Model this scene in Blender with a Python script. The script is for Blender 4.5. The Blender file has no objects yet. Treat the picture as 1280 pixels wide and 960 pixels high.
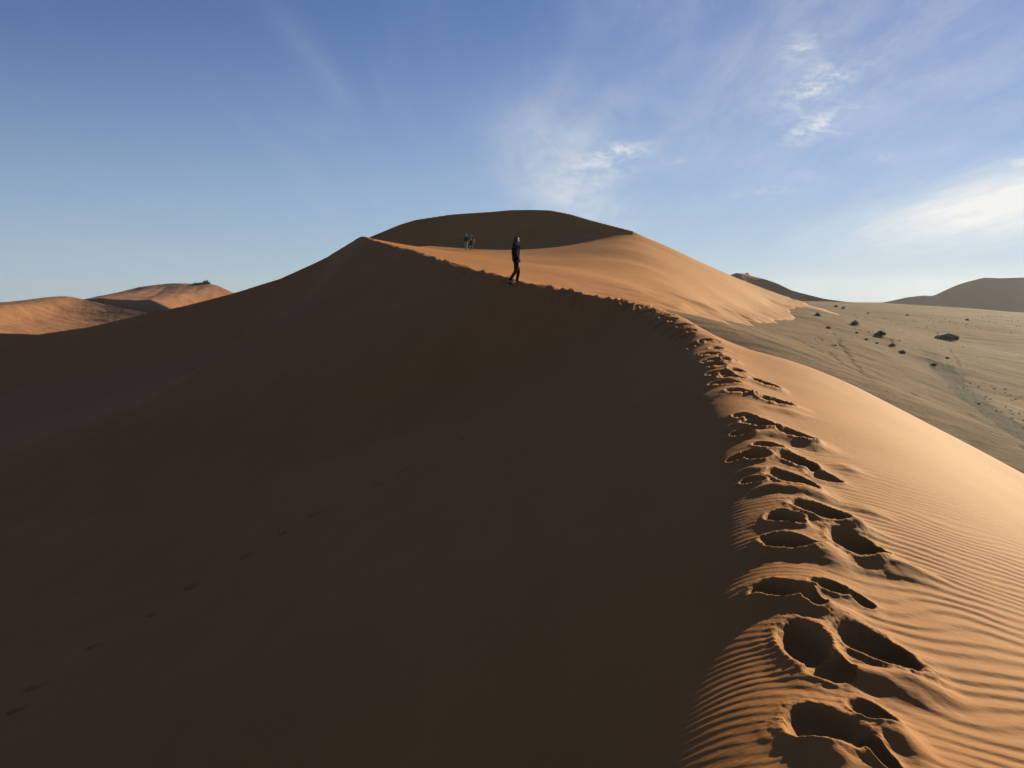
import bpy, bmesh, math, random
import numpy as np
from mathutils import Vector, Matrix

random.seed(11)
rng = np.random.default_rng(7)
sc = bpy.context.scene
COL = sc.collection
R_ = math.radians

# ------------------------------------------------------------------ camera geometry
EYE = 1.65                       # eye height above z = 0
FPX = 640 / math.tan(R_(30.0))   # 60 degree horizontal field on a 1280 wide frame
PITCH = R_(5.4)
SUN_AZ, SUN_EL = R_(42.0), R_(16.0)
SUN = Vector((math.sin(SUN_AZ) * math.cos(SUN_EL), math.cos(SUN_AZ) * math.cos(SUN_EL), math.sin(SUN_EL)))


def ray(px, py):
    u, v = (px - 640) / FPX, (480 - py) / FPX
    return np.array([u, math.cos(PITCH) + v * math.sin(PITCH), v * math.cos(PITCH) - math.sin(PITCH)])


def at(px, py, Y):
    d = ray(px, py)
    p = d * (Y / d[1])
    return p + np.array([0, 0, EYE])


# ------------------------------------------------------------------ numeric helpers
def cspline(xs, ys):
    xs, ys = np.asarray(xs, float), np.asarray(ys, float)
    n = len(xs)
    h = np.diff(xs)
    A = np.zeros((n, n)); b = np.zeros(n)
    A[0, 0] = A[-1, -1] = 1
    for i in range(1, n - 1):
        A[i, i - 1], A[i, i], A[i, i + 1] = h[i - 1], 2 * (h[i - 1] + h[i]), h[i]
        b[i] = 6 * ((ys[i + 1] - ys[i]) / h[i] - (ys[i] - ys[i - 1]) / h[i - 1])
    m = np.linalg.solve(A, b)
    s0 = (ys[1] - ys[0]) / h[0] - h[0] * m[1] / 6
    s1 = (ys[-1] - ys[-2]) / h[-1] + h[-1] * m[-2] / 6

    def f(x):
        x = np.asarray(x, float)
        i = np.clip(np.searchsorted(xs, x) - 1, 0, n - 2)
        xc = np.clip(x, xs[0], xs[-1])
        a, c = xs[i + 1] - xc, xc - xs[i]
        hh = h[i]
        y = (m[i] * a ** 3 + m[i + 1] * c ** 3) / (6 * hh) + (ys[i] / hh - m[i] * hh / 6) * a + (ys[i + 1] / hh - m[i + 1] * hh / 6) * c
        return y + np.where(x < xs[0], s0 * (x - xs[0]), 0) + np.where(x > xs[-1], s1 * (x - xs[-1]), 0)
    return f


def lerp(xs, ys):
    """smoothed piecewise-linear interpolation, constant slope outside"""
    xs, ys = np.asarray(xs, float), np.asarray(ys, float)

    def f(x):
        x = np.asarray(x, float)
        y = np.interp(x, xs, ys)
        y = y + np.where(x < xs[0], (ys[1] - ys[0]) / (xs[1] - xs[0]) * (x - xs[0]), 0)
        return y + np.where(x > xs[-1], (ys[-1] - ys[-2]) / (xs[-1] - xs[-2]) * (x - xs[-1]), 0)
    return f


class TPS:
    def __init__(self, pts, lam=0.0):
        P = np.asarray(pts, float)
        self.c = P[:, :2]
        n = len(P)
        K = self.k(self.c, self.c) + np.diag(np.broadcast_to(lam, (n,)))
        A = np.zeros((n + 3, n + 3))
        A[:n, :n] = K
        A[:n, n] = 1; A[:n, n + 1:] = self.c
        A[n, :n] = 1; A[n + 1:, :n] = self.c.T
        self.w = np.linalg.solve(A, np.concatenate([P[:, 2], np.zeros(3)]))

    @staticmethod
    def k(a, b):
        d2 = (a[:, None, 0] - b[None, :, 0]) ** 2 + (a[:, None, 1] - b[None, :, 1]) ** 2
        return 0.5 * d2 * np.log(d2 + 1e-9)

    def __call__(self, x, y):
        x = np.asarray(x, float); sh = x.shape
        q = np.stack([x.ravel(), np.asarray(y, float).ravel()], 1)
        out = np.empty(len(q))
        n = len(self.c)
        for i in range(0, len(q), 20000):
            s = q[i:i + 20000]
            out[i:i + 20000] = self.k(s, self.c) @ self.w[:n] + self.w[n] + s @ self.w[n + 1:]
        return out.reshape(sh)


def smin(a, b, k):
    h = np.clip(0.5 + 0.5 * (b - a) / k, 0, 1)
    return b + (a - b) * h - k * h * (1 - h)


def smax(a, b, k):
    return -smin(-a, -b, k)


def sstep(a, b, x):
    t = np.clip((x - a) / (b - a), 0, 1)
    return t * t * (3 - 2 * t)


_perm = rng.permutation(4096).astype(np.int64)
_val = rng.random(4096) * 2 - 1


def vnoise(x, y):
    xi, yi = np.floor(x).astype(np.int64), np.floor(y).astype(np.int64)
    fx, fy = x - xi, y - yi
    fx, fy = fx * fx * fx * (fx * (fx * 6 - 15) + 10), fy * fy * fy * (fy * (fy * 6 - 15) + 10)

    def g(i, j):
        return _val[(_perm[i & 4095] + j) & 4095]
    a, b, c, d = g(xi, yi), g(xi + 1, yi), g(xi, yi + 1), g(xi + 1, yi + 1)
    return (a * (1 - fx) + b * fx) * (1 - fy) + (c * (1 - fx) + d * fx) * fy


def fbm(x, y, o=4, g=0.5):
    s, a, t = 0, 1, 0
    for i in range(o):
        s = s + a * vnoise(x * 2 ** i + 17.3 * i, y * 2 ** i - 9.1 * i)
        t += a; a *= g
    return s / t


# ------------------------------------------------------------------ the big dune
# crest line: (pixel x, pixel y, distance ahead)
CR = [(964, 880, 3.35), (959, 812, 3.95), (950, 740, 4.75), (947, 690, 5.4), (942, 640, 6.2), (932, 600, 7.1), (918, 550, 8.5),
      (900, 503, 10.3), (888, 465, 12.5), (872, 425, 16.5), (843, 396.5, 21.2), (787, 378, 26.6), (720, 365, 29.3), (648, 352, 32.5),
      (595, 338.5, 37.5), (540, 323, 46), (492, 308, 58), (455, 297, 70)]
cp = np.array([at(*c) for c in CR])
_cy = np.concatenate([[-12, -4, 0], cp[:, 1], [76, 84, 96, 110, 125]])
_cx = np.concatenate([[-1.5, -.5, 0.15], cp[:, 0], [-12.6, -13.2, -13.0, -14, -17]])
_cz = np.concatenate([[-.6, -.1, .0], cp[:, 2], [7.2, 7.0, 6.2, 5, 3]])
crest_x, crest_z = cspline(_cy, _cx), cspline(_cy, _cz)


def g_near(s):                      # fall of the sunny flank right of the crest, near the camera
    q = 0.062
    s1 = 0.42 / (2 * q)
    return np.where(s < s1, q * s * s, q * s1 * s1 + 0.42 * (s - s1)) + .13 * (s - .5 * np.log(1 + s / .5))


ctl = []
for y in (-10, -6, -3, 0, 2, 4, 6, 8, 10, 12.5, 15.5):
    for s in (0, 1.2, 2.6, 4.2, 6.5, 10, 15):
        ctl.append((float(crest_x(y)) + s, y, float(crest_z(y)) - float(g_near(np.array(s)))))
for y in (19, 22.5, 26, 29.3, 32.5, 37.5, 46, 58, 70):
    ctl.append((float(crest_x(y)), y, float(crest_z(y))))
FOOT = [(868, 391, 55), (900, 397, 62), (930, 402, 72), (960, 401, 84), (985, 396, 98), (1003, 383, 118)]
BASE = [(470, 297.5, 107), (520, 303, 106), (585, 308, 104.5), (640, 310, 103.5), (700, 309, 103.5), (735, 304, 104.5), (760, 298, 106), (775, 293, 107.3), (790, 288, 108.6)]
SKY_R = [(790, 288, 108.6), (820, 302, 110), (850, 316, 111.3), (885, 331.5, 113), (915, 345, 115), (960, 362.5, 117), (1003, 377.5, 121)]
for q in FOOT + BASE + SKY_R[1:]:
    ctl.append(tuple(at(*q)))
for q in [(645, 329, 70), (600, 322, 72), (540, 310, 78), (700, 346, 48), (700, 326, 80), (760, 347, 58), (760, 322, 86), (800, 328, 78), (850, 362, 68),
          (850, 340, 86), (905, 368, 88), (950, 378, 98), (800, 362, 48), (790, 310, 92), (790, 298, 101.5), (825, 315, 102), (680, 319, 91), (640, 319, 90), (866, 397, 44), (845, 391, 42)]:
    ctl.append(tuple(at(*q)))
# below the gravel on the right
for (x, y, z) in [(13, 19, -6), (11.5, 24, -5), (14, 32, -5.2), (18, 45, -5.5), (25, 60, -5.2), (34, 80, -5), (46, 100, -5.5), (56, 120, -6), (24, 22, -10), (30, 36, -9),
                  (7.6, 25, -2.4), (9.0, 31, -2.6), (10.5, 38, -2.3), (12.8, 46, -2.0)]:
    ctl.append((x, y, z + EYE))
for (px, py, Y, dz) in [(925, 416, 60, 1.2), (965, 415, 72, 1.5), (1000, 408, 86, 1.8), (1030, 392, 108, 2), (1060, 384, 140, 3), (1100, 420, 100, 3), (1200, 450, 100, 4), (1280, 500, 75, 4)]:
    p = at(px, py, Y); ctl.append((p[0], p[1], p[2] - dz))
_cy_ = np.array([q[1] for q in ctl])
RIGHT = TPS(ctl, np.where(_cy_ < 40, 1e-4, np.where(_cy_ < 72, 4.0, 25.0)))

# the high ridge behind, with its shadowed face toward us
RIDGE = [(430, 312, None), (465, 294.5, None), (500, 280.5, None), (520, 274.5, None), (560, 268.5, None), (600, 265, None), (640, 262, None), (665, 261.5, None), (690, 262.5, None), (715, 267.5, None), (740, 275, None),
         (765, 281.5, None), (790, 288, None)]
FS = 0.74
_bp = np.array([at(*b) for b in BASE])
_bpx = [b[0] for b in BASE]
rp = []
for (px, py, _) in RIDGE:
    zb = np.interp(px, _bpx, _bp[:, 2]) - EYE
    yb = np.interp(px, _bpx, _bp[:, 1])
    if px < 500:
        zb, yb = zb - .3, yb
    off = 6.0 * np.clip((790 - px) / 90, 0, 1) * np.clip((px - 440) / 110, .2, 1)
    zb, yb = zb + .06 * off, yb + off
    d = ray(px, py); t = d[2] / d[1]
    Y = (zb - FS * yb) / (t - FS)
    rp.append(at(px, py, Y))
for q in SKY_R[1:]:
    p = at(*q); rp.append(p)
rp = np.array(rp)
_o = np.argsort(rp[:, 0]); rp = rp[_o]
ridge_y = lerp(rp[:, 0], rp[:, 1]); ridge_z = lerp(rp[:, 0], rp[:, 2])
_last_x = at(790, 288, 108.6)[0]


# ------------------------------------------------------------------ gravel plain
pl = [at(*q) for q in FOOT] + [at(*q) for q in [(862, 393, 46), (856, 397, 40), (885, 402, 45), (905, 409, 45), (850, 392, 34)]]
for q in [(1050, 470, 42), (1130, 505, 47), (1200, 545, 48), (1280, 578, 48), (1280, 530, 66), (1200, 480, 82), (1185, 425, 130), (1280, 440, 128), (1080, 430, 80), (1110, 415, 112), (1025, 394, 108),
          (1065, 405, 105), (1060, 381, 190), (1130, 383, 230), (1200, 390, 230), (1280, 396, 230), (1035, 377.5, 240), (1100, 379, 265), (1180, 384.5, 280), (1280, 392.5, 280)]:
    pl.append(at(*q))
for (x, y, z) in [(-40, 20, -19), (-60, 60, -19), (-90, 110, -18), (-150, 60, -21), (-110, 180, -18), (-20, 150, -12), (10, 160, -2), (30, 0, -12), (30, -40, -12), (0, -60, -10), (90, 0, -13), (120, 60, -11),
                  (0, 340, -6), (60, 360, -8), (180, 360, -10), (160, 200, -7), (-150, 300, -10), (-60, 420, -10), (230, 250, -10)]:
    pl.append((x, y, z + EYE))
PLAIN_T = TPS(pl, 1e-3)


def plain_z(x, y):
    r = np.hypot(x, y)
    w = sstep(300, 480, r)
    xi, yi = x * np.minimum(1, 480 / (r + 1e-6)), y * np.minimum(1, 480 / (r + 1e-6))
    z = PLAIN_T(xi, yi)
    z = z - 22 * sstep(3, -5, x - crest_x(np.clip(y, -12, 110)))
    z = np.clip(z, -24 + EYE, 6)
    return z * (1 - w) + w * (-11 + EYE)


LEFT_FALL = cspline([0, 3, 6, 11, 14, 18, 22, 30, 45, 80], [0, 1.65, 3.05, 4.8, 5.65, 6.4, 7.0, 7.9, 8.8, 10])
ARM = np.array([at(*q) for q in [(-80, 418, 108), (0, 416, 103), (49, 417.5, 99), (112, 408, 95), (184, 391, 90), (230, 382, 87), (290, 366.5, 83), (350, 348, 79), (400, 325, 76), (455, 297, 72)]])
arm_y, arm_z = lerp(ARM[:, 0], ARM[:, 1]), lerp(ARM[:, 0], ARM[:, 2])
_fp = np.array([at(*q) for q in FOOT])
foot_x = lerp(np.concatenate([[22, 30, 37, 45], _fp[:, 1], [140]]), np.concatenate([[6.2, 6.2, 7.4, 8.9], _fp[:, 0], [50]]))


def dune_base(x, y):
    xc, zc = crest_x(y), crest_z(y)
    s = xc - x
    H = np.interp(y, [-20, 0, 20, 45, 70, 110], [7, 7, 8, 8.6, 9.2, 9.0])
    sp = np.maximum(s, 0)
    fall = H * (1 - np.exp(-0.64 * sp / H))
    w = sstep(40, 72, y)
    fall = fall * (1 - w) + w * LEFT_FALL(sp)
    ay, az = arm_y(x), arm_z(x)
    d = np.maximum(ay - y, 0)
    arm = np.where(y < ay, az - 8 * (1 - np.exp(-.58 * d / 8)), az - .35 * (y - ay))
    left = zc - fall
    w = sstep(48, 68, y) * sstep(-11.5, -16.5, x)
    left = np.where((y > 30) & (x < xc), smin(left, arm + 6 * sstep(-16, -11.5, x), .8) * (1 - w) + arm * w, left) + 0.64 * np.maximum(-s, 0)
    k = np.interp(y, [0, 4, 12, 25, 40, 70], [.30, .32, .36, .40, .36, .22])
    right = RIGHT(x, y) + 3 * np.maximum(s - 1.5, 0)
    top = smin(left, right, k) + k * .25 * np.exp(-(s / (k * 1.6)) ** 2)
    ry, rz = ridge_y(x), ridge_z(x)
    back = rz - 0.28 * (y - ry) + 3 * np.maximum(-18 - x, 0)
    z = np.where(y > 60, smin(top, back, .12), top)
    front = rz - FS * (ry - y)
    hump = smin(front, back - 6 * np.maximum(-18 - x, 0), .15)
    z = np.where(y > 66, np.maximum(z, hump), z)
    past = x - foot_x(y) + .6
    cut = plain_z(x, y) + .10 - .10 * past
    w = sstep(29, 38, y) * sstep(0, 1.2, past)
    return z * (1 - w) + w * smin(z, cut, .5)


def ground_hit(px, py, ymin=1.5, ymax=260, f=None):
    d = ray(px, py)
    ys = np.geomspace(ymin, ymax, 1500)
    P = d[None, :] * (ys / d[1])[:, None]
    z = (f or dune_base)(P[:, 0], P[:, 1])
    below = np.nonzero(P[:, 2] + EYE < z)[0]
    i = below[0] if len(below) else len(ys) - 1
    return P[i] + np.array([0, 0, EYE])


# ------------------------------------------------------------------ footprints (picture position, width, height of each hollow)
PITS = [(1030, 912, 86, 60, 1.0), (1093, 900, 56, 34, .9), (1006, 806, 66, 58, 1.0), (1092, 812, 84, 50, 1.0), (1038, 846, 60, 24, .5), (974, 739, 66, 30, 1), (1038, 736, 52, 20, 1),
        (1074, 751, 27, 12, .7), (1016, 755, 32, 10, .6), (1098, 948, 34, 30, .8), (989, 680, 62, 24, 1), (1074, 688, 62, 38, 1.1), (981, 650, 46, 20, 1), (1023, 641, 64, 22, 1), (1048, 649, 18, 8, .6),
        (992, 602, 50, 19, 1), (1030, 599, 44, 9, .6), (997, 581, 50, 18, 1), (944, 572, 38, 15, 1), (954, 479, 30, 9, 1), (926, 491, 38, 8, 1), (968, 504, 46, 17, 1.1), (930, 523, 30, 9, 1), (950, 533, 48, 12, 1),
        (994, 548, 48, 19, 1.1), (961, 560, 38, 9, .9), (784, 382, 14, 6, 1), (799, 382.5, 16, 4, 1), (810, 390, 18, 5, 1), (832, 394, 18, 4, 1), (820, 398, 20, 4, 1), (841, 400, 14, 4, .9), (856, 406, 23, 5, 1),
        (827, 405, 24, 4, 1), (837, 412, 24, 5, 1), (862, 413, 16, 3, .8), (848, 416, 24, 4, 1), (857, 420, 23, 5, 1), (885, 424, 26, 3, .7), (868, 430, 24, 5, 1), (896, 434, 17, 5, 1), (887, 441, 25, 6, 1),
        (909, 447, 18, 5, 1), (893, 450, 31, 6, 1), (896, 456, 22, 5, 1), (921, 462, 22, 5, 1), (899, 466, 30, 6, 1), (913, 471, 31, 5, 1), (905, 478, 40, 5, .8), (940, 603, 30, 9, .8), (925, 575, 36, 10, .8), (928, 545, 30, 7, .8)]
# pushed-up sand beside the hollows
MOUNDS = [(1092, 858, 150, 34, .062), (1150, 868, 110, 22, .04), (1125, 716, 130, 24, .06), (1036, 700, 60, 30, .06), (1030, 764, 110, 12, .035), (950, 752, 60, 12, .03), (1065, 663, 90, 16, .04),
          (1120, 932, 90, 26, .06), (1045, 828, 34, 44, .045), (1040, 950, 70, 24, .04), (1010, 620, 90, 10, .045), (965, 613, 60, 10, .04), (1015, 562, 80, 10, .035), (940, 590, 50, 8, .035), (985, 518, 70, 9, .04),
          (955, 545, 70, 7, .035), (1085, 640, 60, 14, .03), (1060, 590, 50, 12, .03)]


def unit(px, py, w, h, maxb):
    c = ground_hit(px, py)
    a = w / 2 / FPX * math.hypot(c[1], 0.0) * 1.06
    n, f = ground_hit(px, py + h / 2), ground_hit(px, py - h / 2)
    b = min(maxb, max(.12, abs(f[1] - n[1]) / 2))
    return c[0], c[1], a, b


pits = []
for (px, py, w, h, dm) in PITS:
    x, y, a, b = unit(px, py, w, h, .30 if py > 700 else .26)
    pits.append((x, y, a, b, rng.uniform(-.25, .25), dm * min(.15, .42 * min(a, b) + .03)))
for y in np.arange(24.5, 74, .42):            # the trail higher up along the crest
    xc = float(crest_x(y))
    for k in range(2):
        yy = y + rng.uniform(-.2, .2)
        pits.append((float(crest_x(yy)) + rng.normal(.08, .42), yy, rng.uniform(.12, .22), rng.uniform(.12, .2), rng.uniform(-.6, .6), rng.uniform(.05, .11)))
for y in np.arange(74, 104, .5):              # and on to the two walkers, along the foot of the ridge
    bx = np.interp(y, _bp[:3, 1], _bp[:3, 0]) + rng.normal(0, .3)
    pits.append((bx + .5, y - .6, .16, .16, 0, .06))
# one walker's line across the shaded face
for (px, py) in [(15, 895), (60, 855), (130, 803), (192, 767), (255, 728), (308, 693), (365, 662), (412, 636), (466, 610), (500, 590), (560, 563), (597, 540)]:
    c = ground_hit(px, py)
    pits.append((c[0] + rng.normal(0, .12), c[1] + rng.normal(0, .15), rng.uniform(.13, .22), rng.uniform(.10, .15), .5 + rng.normal(0, .2), rng.uniform(.05, .085)))
mounds = []
for (px, py, w, h, hh) in MOUNDS:
    x, y, a, b = unit(px, py, w, h, .30)
    mounds.append((x, y, a * .6, b * .6, rng.uniform(-.2, .2), hh))


# ------------------------------------------------------------------ sheet builder
def polar_grid(rs, th):
    T, RR = np.meshgrid(th, rs)
    return RR * np.sin(T), RR * np.cos(T)


def sheet(name, x, y, z, mat, closed=False, attrs=None, parent=None, smooth=True):
    nr, nt = x.shape
    co = np.stack([x, y, z], -1).reshape(-1, 3).astype(np.float32)
    idx = np.arange(nr * nt).reshape(nr, nt)
    if closed:
        idx = np.concatenate([idx, idx[:, :1]], 1)
    q = np.stack([idx[:-1, :-1], idx[1:, :-1], idx[1:, 1:], idx[:-1, 1:]], -1).reshape(-1, 4)
    me = bpy.data.meshes.new(name)
    me.vertices.add(len(co)); me.vertices.foreach_set('co', co.ravel())
    me.loops.add(q.size); me.loops.foreach_set('vertex_index', q.ravel().astype(np.int32))
    me.polygons.add(len(q)); me.polygons.foreach_set('loop_start', np.arange(0, q.size, 4, dtype=np.int32))
    me.polygons.foreach_set('loop_total', np.full(len(q), 4, np.int32))
    me.polygons.foreach_set('use_smooth', np.full(len(q), smooth, bool))
    me.update(calc_edges=True)
    if attrs:
        for k, v in attrs.items():
            a = me.attributes.new(k, 'FLOAT', 'POINT')
            a.data.foreach_set('value', v.ravel().astype(np.float32))
    me.materials.append(mat)
    o = bpy.data.objects.new(name, me); COL.objects.link(o)
    if parent: o.parent = parent
    return o


# ------------------------------------------------------------------ materials
def new_mat(name, rough=0.9, col=(.5, .5, .5)):
    m = bpy.data.materials.new(name); m.use_nodes = True
    nt = m.node_tree; b = nt.nodes['Principled BSDF']
    b.inputs['Roughness'].default_value = rough
    b.inputs['Specular IOR Level'].default_value = 0.15
    b.inputs['Base Color'].default_value = (*col, 1)
    return m, nt, b


class N:
    """small node-graph helper"""
    def __init__(self, nt): self.nt = nt
    def node(self, t, **kw):
        n = self.nt.nodes.new(t)
        for k, v in kw.items(): setattr(n, k, v)
        return n
    def put(self, sock, v):
        if isinstance(v, bpy.types.NodeSocket): self.nt.links.new(v, sock)
        elif v is not None: sock.default_value = v
    def math(self, op, a, b=None, c=None, clamp=False):
        n = self.node('ShaderNodeMath', operation=op, use_clamp=clamp)
        for i, v in enumerate((a, b, c)):
            if v is not None: self.put(n.inputs[i], v)
        return n.outputs[0]
    def vmath(self, op, a, b=None):
        n = self.node('ShaderNodeVectorMath', operation=op)
        self.put(n.inputs[0], a)
        if b is not None: self.put(n.inputs[1], b)
        return n.outputs['Value'] if op in ('DOT_PRODUCT', 'LENGTH', 'DISTANCE') else n.outputs[0]
    def noise(self, vec, scale, detail=3, rough=.55, dist=0):
        n = self.node('ShaderNodeTexNoise')
        self.put(n.inputs['Vector'], vec)
        n.inputs['Scale'].default_value = scale; n.inputs['Detail'].default_value = detail
        n.inputs['Roughness'].default_value = rough; n.inputs['Distortion'].default_value = dist
        return n.outputs['Fac']
    def mix(self, f, a, b):
        n = self.node('ShaderNodeMix', data_type='RGBA')
        self.put(n.inputs[0], f); self.put(n.inputs[6], a); self.put(n.inputs[7], b)
        return n.outputs[2]
    def ramp(self, f, lo, hi, a=0.0, b=1.0, smooth=True):
        n = self.node('ShaderNodeMapRange', interpolation_type='SMOOTHSTEP' if smooth else 'LINEAR')
        self.put(n.inputs[0], f)
        for i, v in zip((1, 2, 3, 4), (lo, hi, a, b)): self.put(n.inputs[i], v)
        return n.outputs[0]
    def map(self, vec, scale=(1, 1, 1), rot=(0, 0, 0), loc=(0, 0, 0)):
        n = self.node('ShaderNodeMapping')
        self.put(n.inputs['Vector'], vec)
        n.inputs['Scale'].default_value = scale; n.inputs['Rotation'].default_value = rot; n.inputs['Location'].default_value = loc
        return n.outputs[0]
    def bump(self, h, strength, dist, normal=None):
        n = self.node('ShaderNodeBump')
        n.inputs['Strength'].default_value = strength; n.inputs['Distance'].default_value = dist
        self.put(n.inputs['Height'], h)
        if normal is not None: self.put(n.inputs['Normal'], normal)
        return n.outputs[0]


SAND = (.41, .154, .042, 1)
SAND2 = (.355, .130, .034, 1)
GRAVEL = (.215, .113, .062, 1)
GRAVEL2 = (.156, .083, .047, 1)


def sand_material():
    m, nt, b = new_mat('sand', .8)
    n = N(nt)
    b.inputs['Specular IOR Level'].default_value = .05
    pos = n.node('ShaderNodeNewGeometry').outputs['Position']
    big = n.noise(pos, .09, 4)
    mid = n.noise(n.map(pos, (1, .35, 1), (0, 0, .4)), .9, 5, .6)
    fine = n.noise(pos, 260, 2, .7)
    grain = n.noise(pos, 900, 1, .5)
    f = n.math('ADD', n.math('MULTIPLY', big, .5), n.math('MULTIPLY', mid, .5))
    c = n.mix(n.ramp(f, .35, .65), SAND2, SAND)
    c = n.mix(n.ramp(fine, .3, .75, 0, .35), c, (.40, .175, .045, 1))
    c = n.mix(n.ramp(grain, .56, .72, 0, .55), c, (.11, .046, .022, 1))
    # pale grit swept into the gravel at the foot
    at_ = n.node('ShaderNodeAttribute', attribute_name='gravel').outputs['Fac']
    lob = n.noise(n.map(pos, (.26, 1.05, 0), (0, 0, R_(20))), .42, 5, .6, .3)
    edge = n.math('ADD', at_, n.math('MULTIPLY', n.math('SUBTRACT', lob, .5), 1.5))
    gm = n.ramp(edge, -.12, .12)
    gcol = n.mix(n.ramp(n.noise(n.map(pos, (.22, 1, 1), (0, 0, R_(-16))), .6, 5, .65), .36, .64), (.145, .082, .044, 1), (.105, .060, .034, 1))
    c = n.mix(gm, c, gcol)
    n.put(b.inputs['Base Color'], c)
    g1 = n.noise(pos, 420, 2, .6)
    nb = n.bump(g1, .55, .0016)
    nb = n.bump(n.noise(n.map(pos, (1, 2.2, 1)), 9, 4, .6), .5, .012, nb)
    n.put(b.inputs['Normal'], nb)
    return m


def gravel_material():
    m, nt, b = new_mat('gravel', .95)
    b.inputs['Specular IOR Level'].default_value = .03
    n = N(nt)
    pos = n.node('ShaderNodeNewGeometry').outputs['Position']
    st = n.map(pos, (.22, 1, 1), (0, 0, R_(-16)))
    c = n.mix(n.ramp(n.noise(pos, .045, 4, .6), .36, .62), GRAVEL, GRAVEL2)
    c = n.mix(n.ramp(n.noise(st, .8, 5, .65), .42, .66, 0, .45), c, (.215, .122, .066, 1))
    c = n.mix(n.ramp(n.noise(st, 2.4, 4, .7), .50, .66, 0, .75), c, (.052, .040, .024, 1))
    c = n.mix(n.ramp(n.noise(pos, 5.5, 3, .7), .56, .70, 0, .7), c, (.045, .035, .022, 1))
    row = n.map(pos, (.10, 1, 1), (0, 0, R_(-12)))
    c = n.mix(n.ramp(n.noise(row, .42, 5, .7), .44, .60, 0, .55), c, (.088, .050, .030, 1))
    c = n.mix(n.ramp(n.noise(row, .17, 4, .6), .50, .66, 0, .5), c, (.21, .120, .064, 1))
    tr = n.node('ShaderNodeAttribute', attribute_name='trail').outputs['Fac']
    tn = n.math('MULTIPLY', tr, n.ramp(n.noise(pos, 2.2, 3, .7), .2, .6, .85, 1))
    c = n.mix(n.math('MULTIPLY', tn, 1.0, clamp=True), c, (.040, .024, .014, 1))  # dark colour painted along the track for grazing shade on its bumps
    sw = n.node('ShaderNodeAttribute', attribute_name='swept').outputs['Fac']
    c = n.mix(n.math('MULTIPLY', sw, n.ramp(n.noise(st, 1.1, 4, .6), .3, .6), clamp=True), c, (.215, .125, .065, 1))
    n.put(b.inputs['Base Color'], c)
    nb = n.bump(n.noise(st, 2.0, 5, .65), .7, .10)
    nb = n.bump(n.noise(pos, 9, 4, .7), .6, .04, nb)
    n.put(b.inputs['Normal'], nb)
    return m


def far_sand_material(name, a, b_, scale=.04):
    m, nt, b = new_mat(name, .95)
    n = N(nt)
    pos = n.node('ShaderNodeNewGeometry').outputs['Position']
    c = n.mix(n.ramp(n.noise(pos, scale, 5, .6), .35, .65), a, b_)
    c = n.mix(n.ramp(n.noise(pos, scale * 14, 4, .7), .58, .75, 0, .35), c, (.08, .05, .03, 1))
    n.put(b.inputs['Base Color'], c)
    n.put(b.inputs['Normal'], n.bump(n.noise(pos, scale * 8, 5, .6), .5, .8))
    return m


M_SAND = sand_material()
M_GRAVEL = gravel_material()

# ------------------------------------------------------------------ build the dune sheet
DENSE = 1.0


def rings(rmin, rmax, k, lo, frac):
    r, out = rmin, []
    while r < rmax:
        out.append(r)
        r += min(max(k * r * r, lo), frac * r)
    out.append(rmax)
    return np.array(out)


def angles(spans):
    out = []
    for a0, a1, st in spans:
        out.append(np.arange(a0, a1 - st * .5, st))
    return np.radians(np.concatenate(out))


rs = np.concatenate([np.linspace(.25, 2.0, 24), rings(2.05, 60, .00042 * DENSE, .0042 * DENSE, .0065)[:-1], rings(60, 125, 1, .1, .003)[:-1], rings(125, 260, 1, .1, .012)])
th = angles([(-180, -60, 3), (-60, -34, .6), (-34, 3, .10), (3, 10, .05), (10, 31.5, .036 * DENSE), (31.5, 50, .4), (50, 180, 3)])
X, Y = polar_grid(rs, th)
Z = dune_base(X, Y)
PZ = plain_z(X, Y)
GR = (PZ - Z)                                 # > 0 under the gravel
# long soft undulation of the sand
Z = Z + .05 * fbm(X * .35, Y * .22, 3) * sstep(3, 14, np.hypot(X, Y)) * (1 - .6 * sstep(40, 70, Y)) + .05 * fbm(X * .10 + 5, Y * .06, 3) * sstep(30, 80, Y)

# wind ripples
rdist = np.hypot(X, Y)
S = X - crest_x(Y)
warp = fbm(X * .55, Y * .55, 3) * .42 + fbm(X * 2.1 + 3, Y * 2.6, 2) * .055
LAM = .115
ph = (Y + .20 * S - .055 * S * np.abs(S) * .3 + warp) / LAM
fr = ph - np.floor(ph)
rp_ = np.where(fr < .32, fr / .32, (1 - fr) / .68)
rp_ = rp_ * rp_ * (3 - 2 * rp_) - .5
amp = .0120 * sstep(30, 8, rdist) * (0.55 + .45 * sstep(.15, -.25, fbm(X * .8 + 9, Y * .5, 3))) * sstep(-4.5, -1.2, S)
amp = amp * (1 - .35 * sstep(4, 8, Y)) * (1 - .55 * sstep(2.2, 4.5, S) * sstep(5, 8, Y))
fine_ok = sstep(.06, .025, np.gradient(rs)[:, None] * np.ones_like(X))
ph2 = (Y + .12 * S + .03 * S * S + warp * .8) / .066
f2 = ph2 - np.floor(ph2)
r2 = np.where(f2 < .36, f2 / .36, (1 - f2) / .64)
r2 = r2 * r2 * (3 - 2 * r2) - .5
lw = sstep(.75, .15, S + .25 * fbm(X * .9, Y * .9, 2))
RIP = (rp_ * amp * .75 * (1 - lw) + r2 * .0035 * lw * sstep(12, 6, rdist) * sstep(-3, -.8, S) * (.6 + .4 * fbm(X * 1.5, Y * 2, 2))) * fine_ok
# footprints
PIT = np.zeros_like(Z); ERASE = np.ones_like(Z)
nz1 = None


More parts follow.
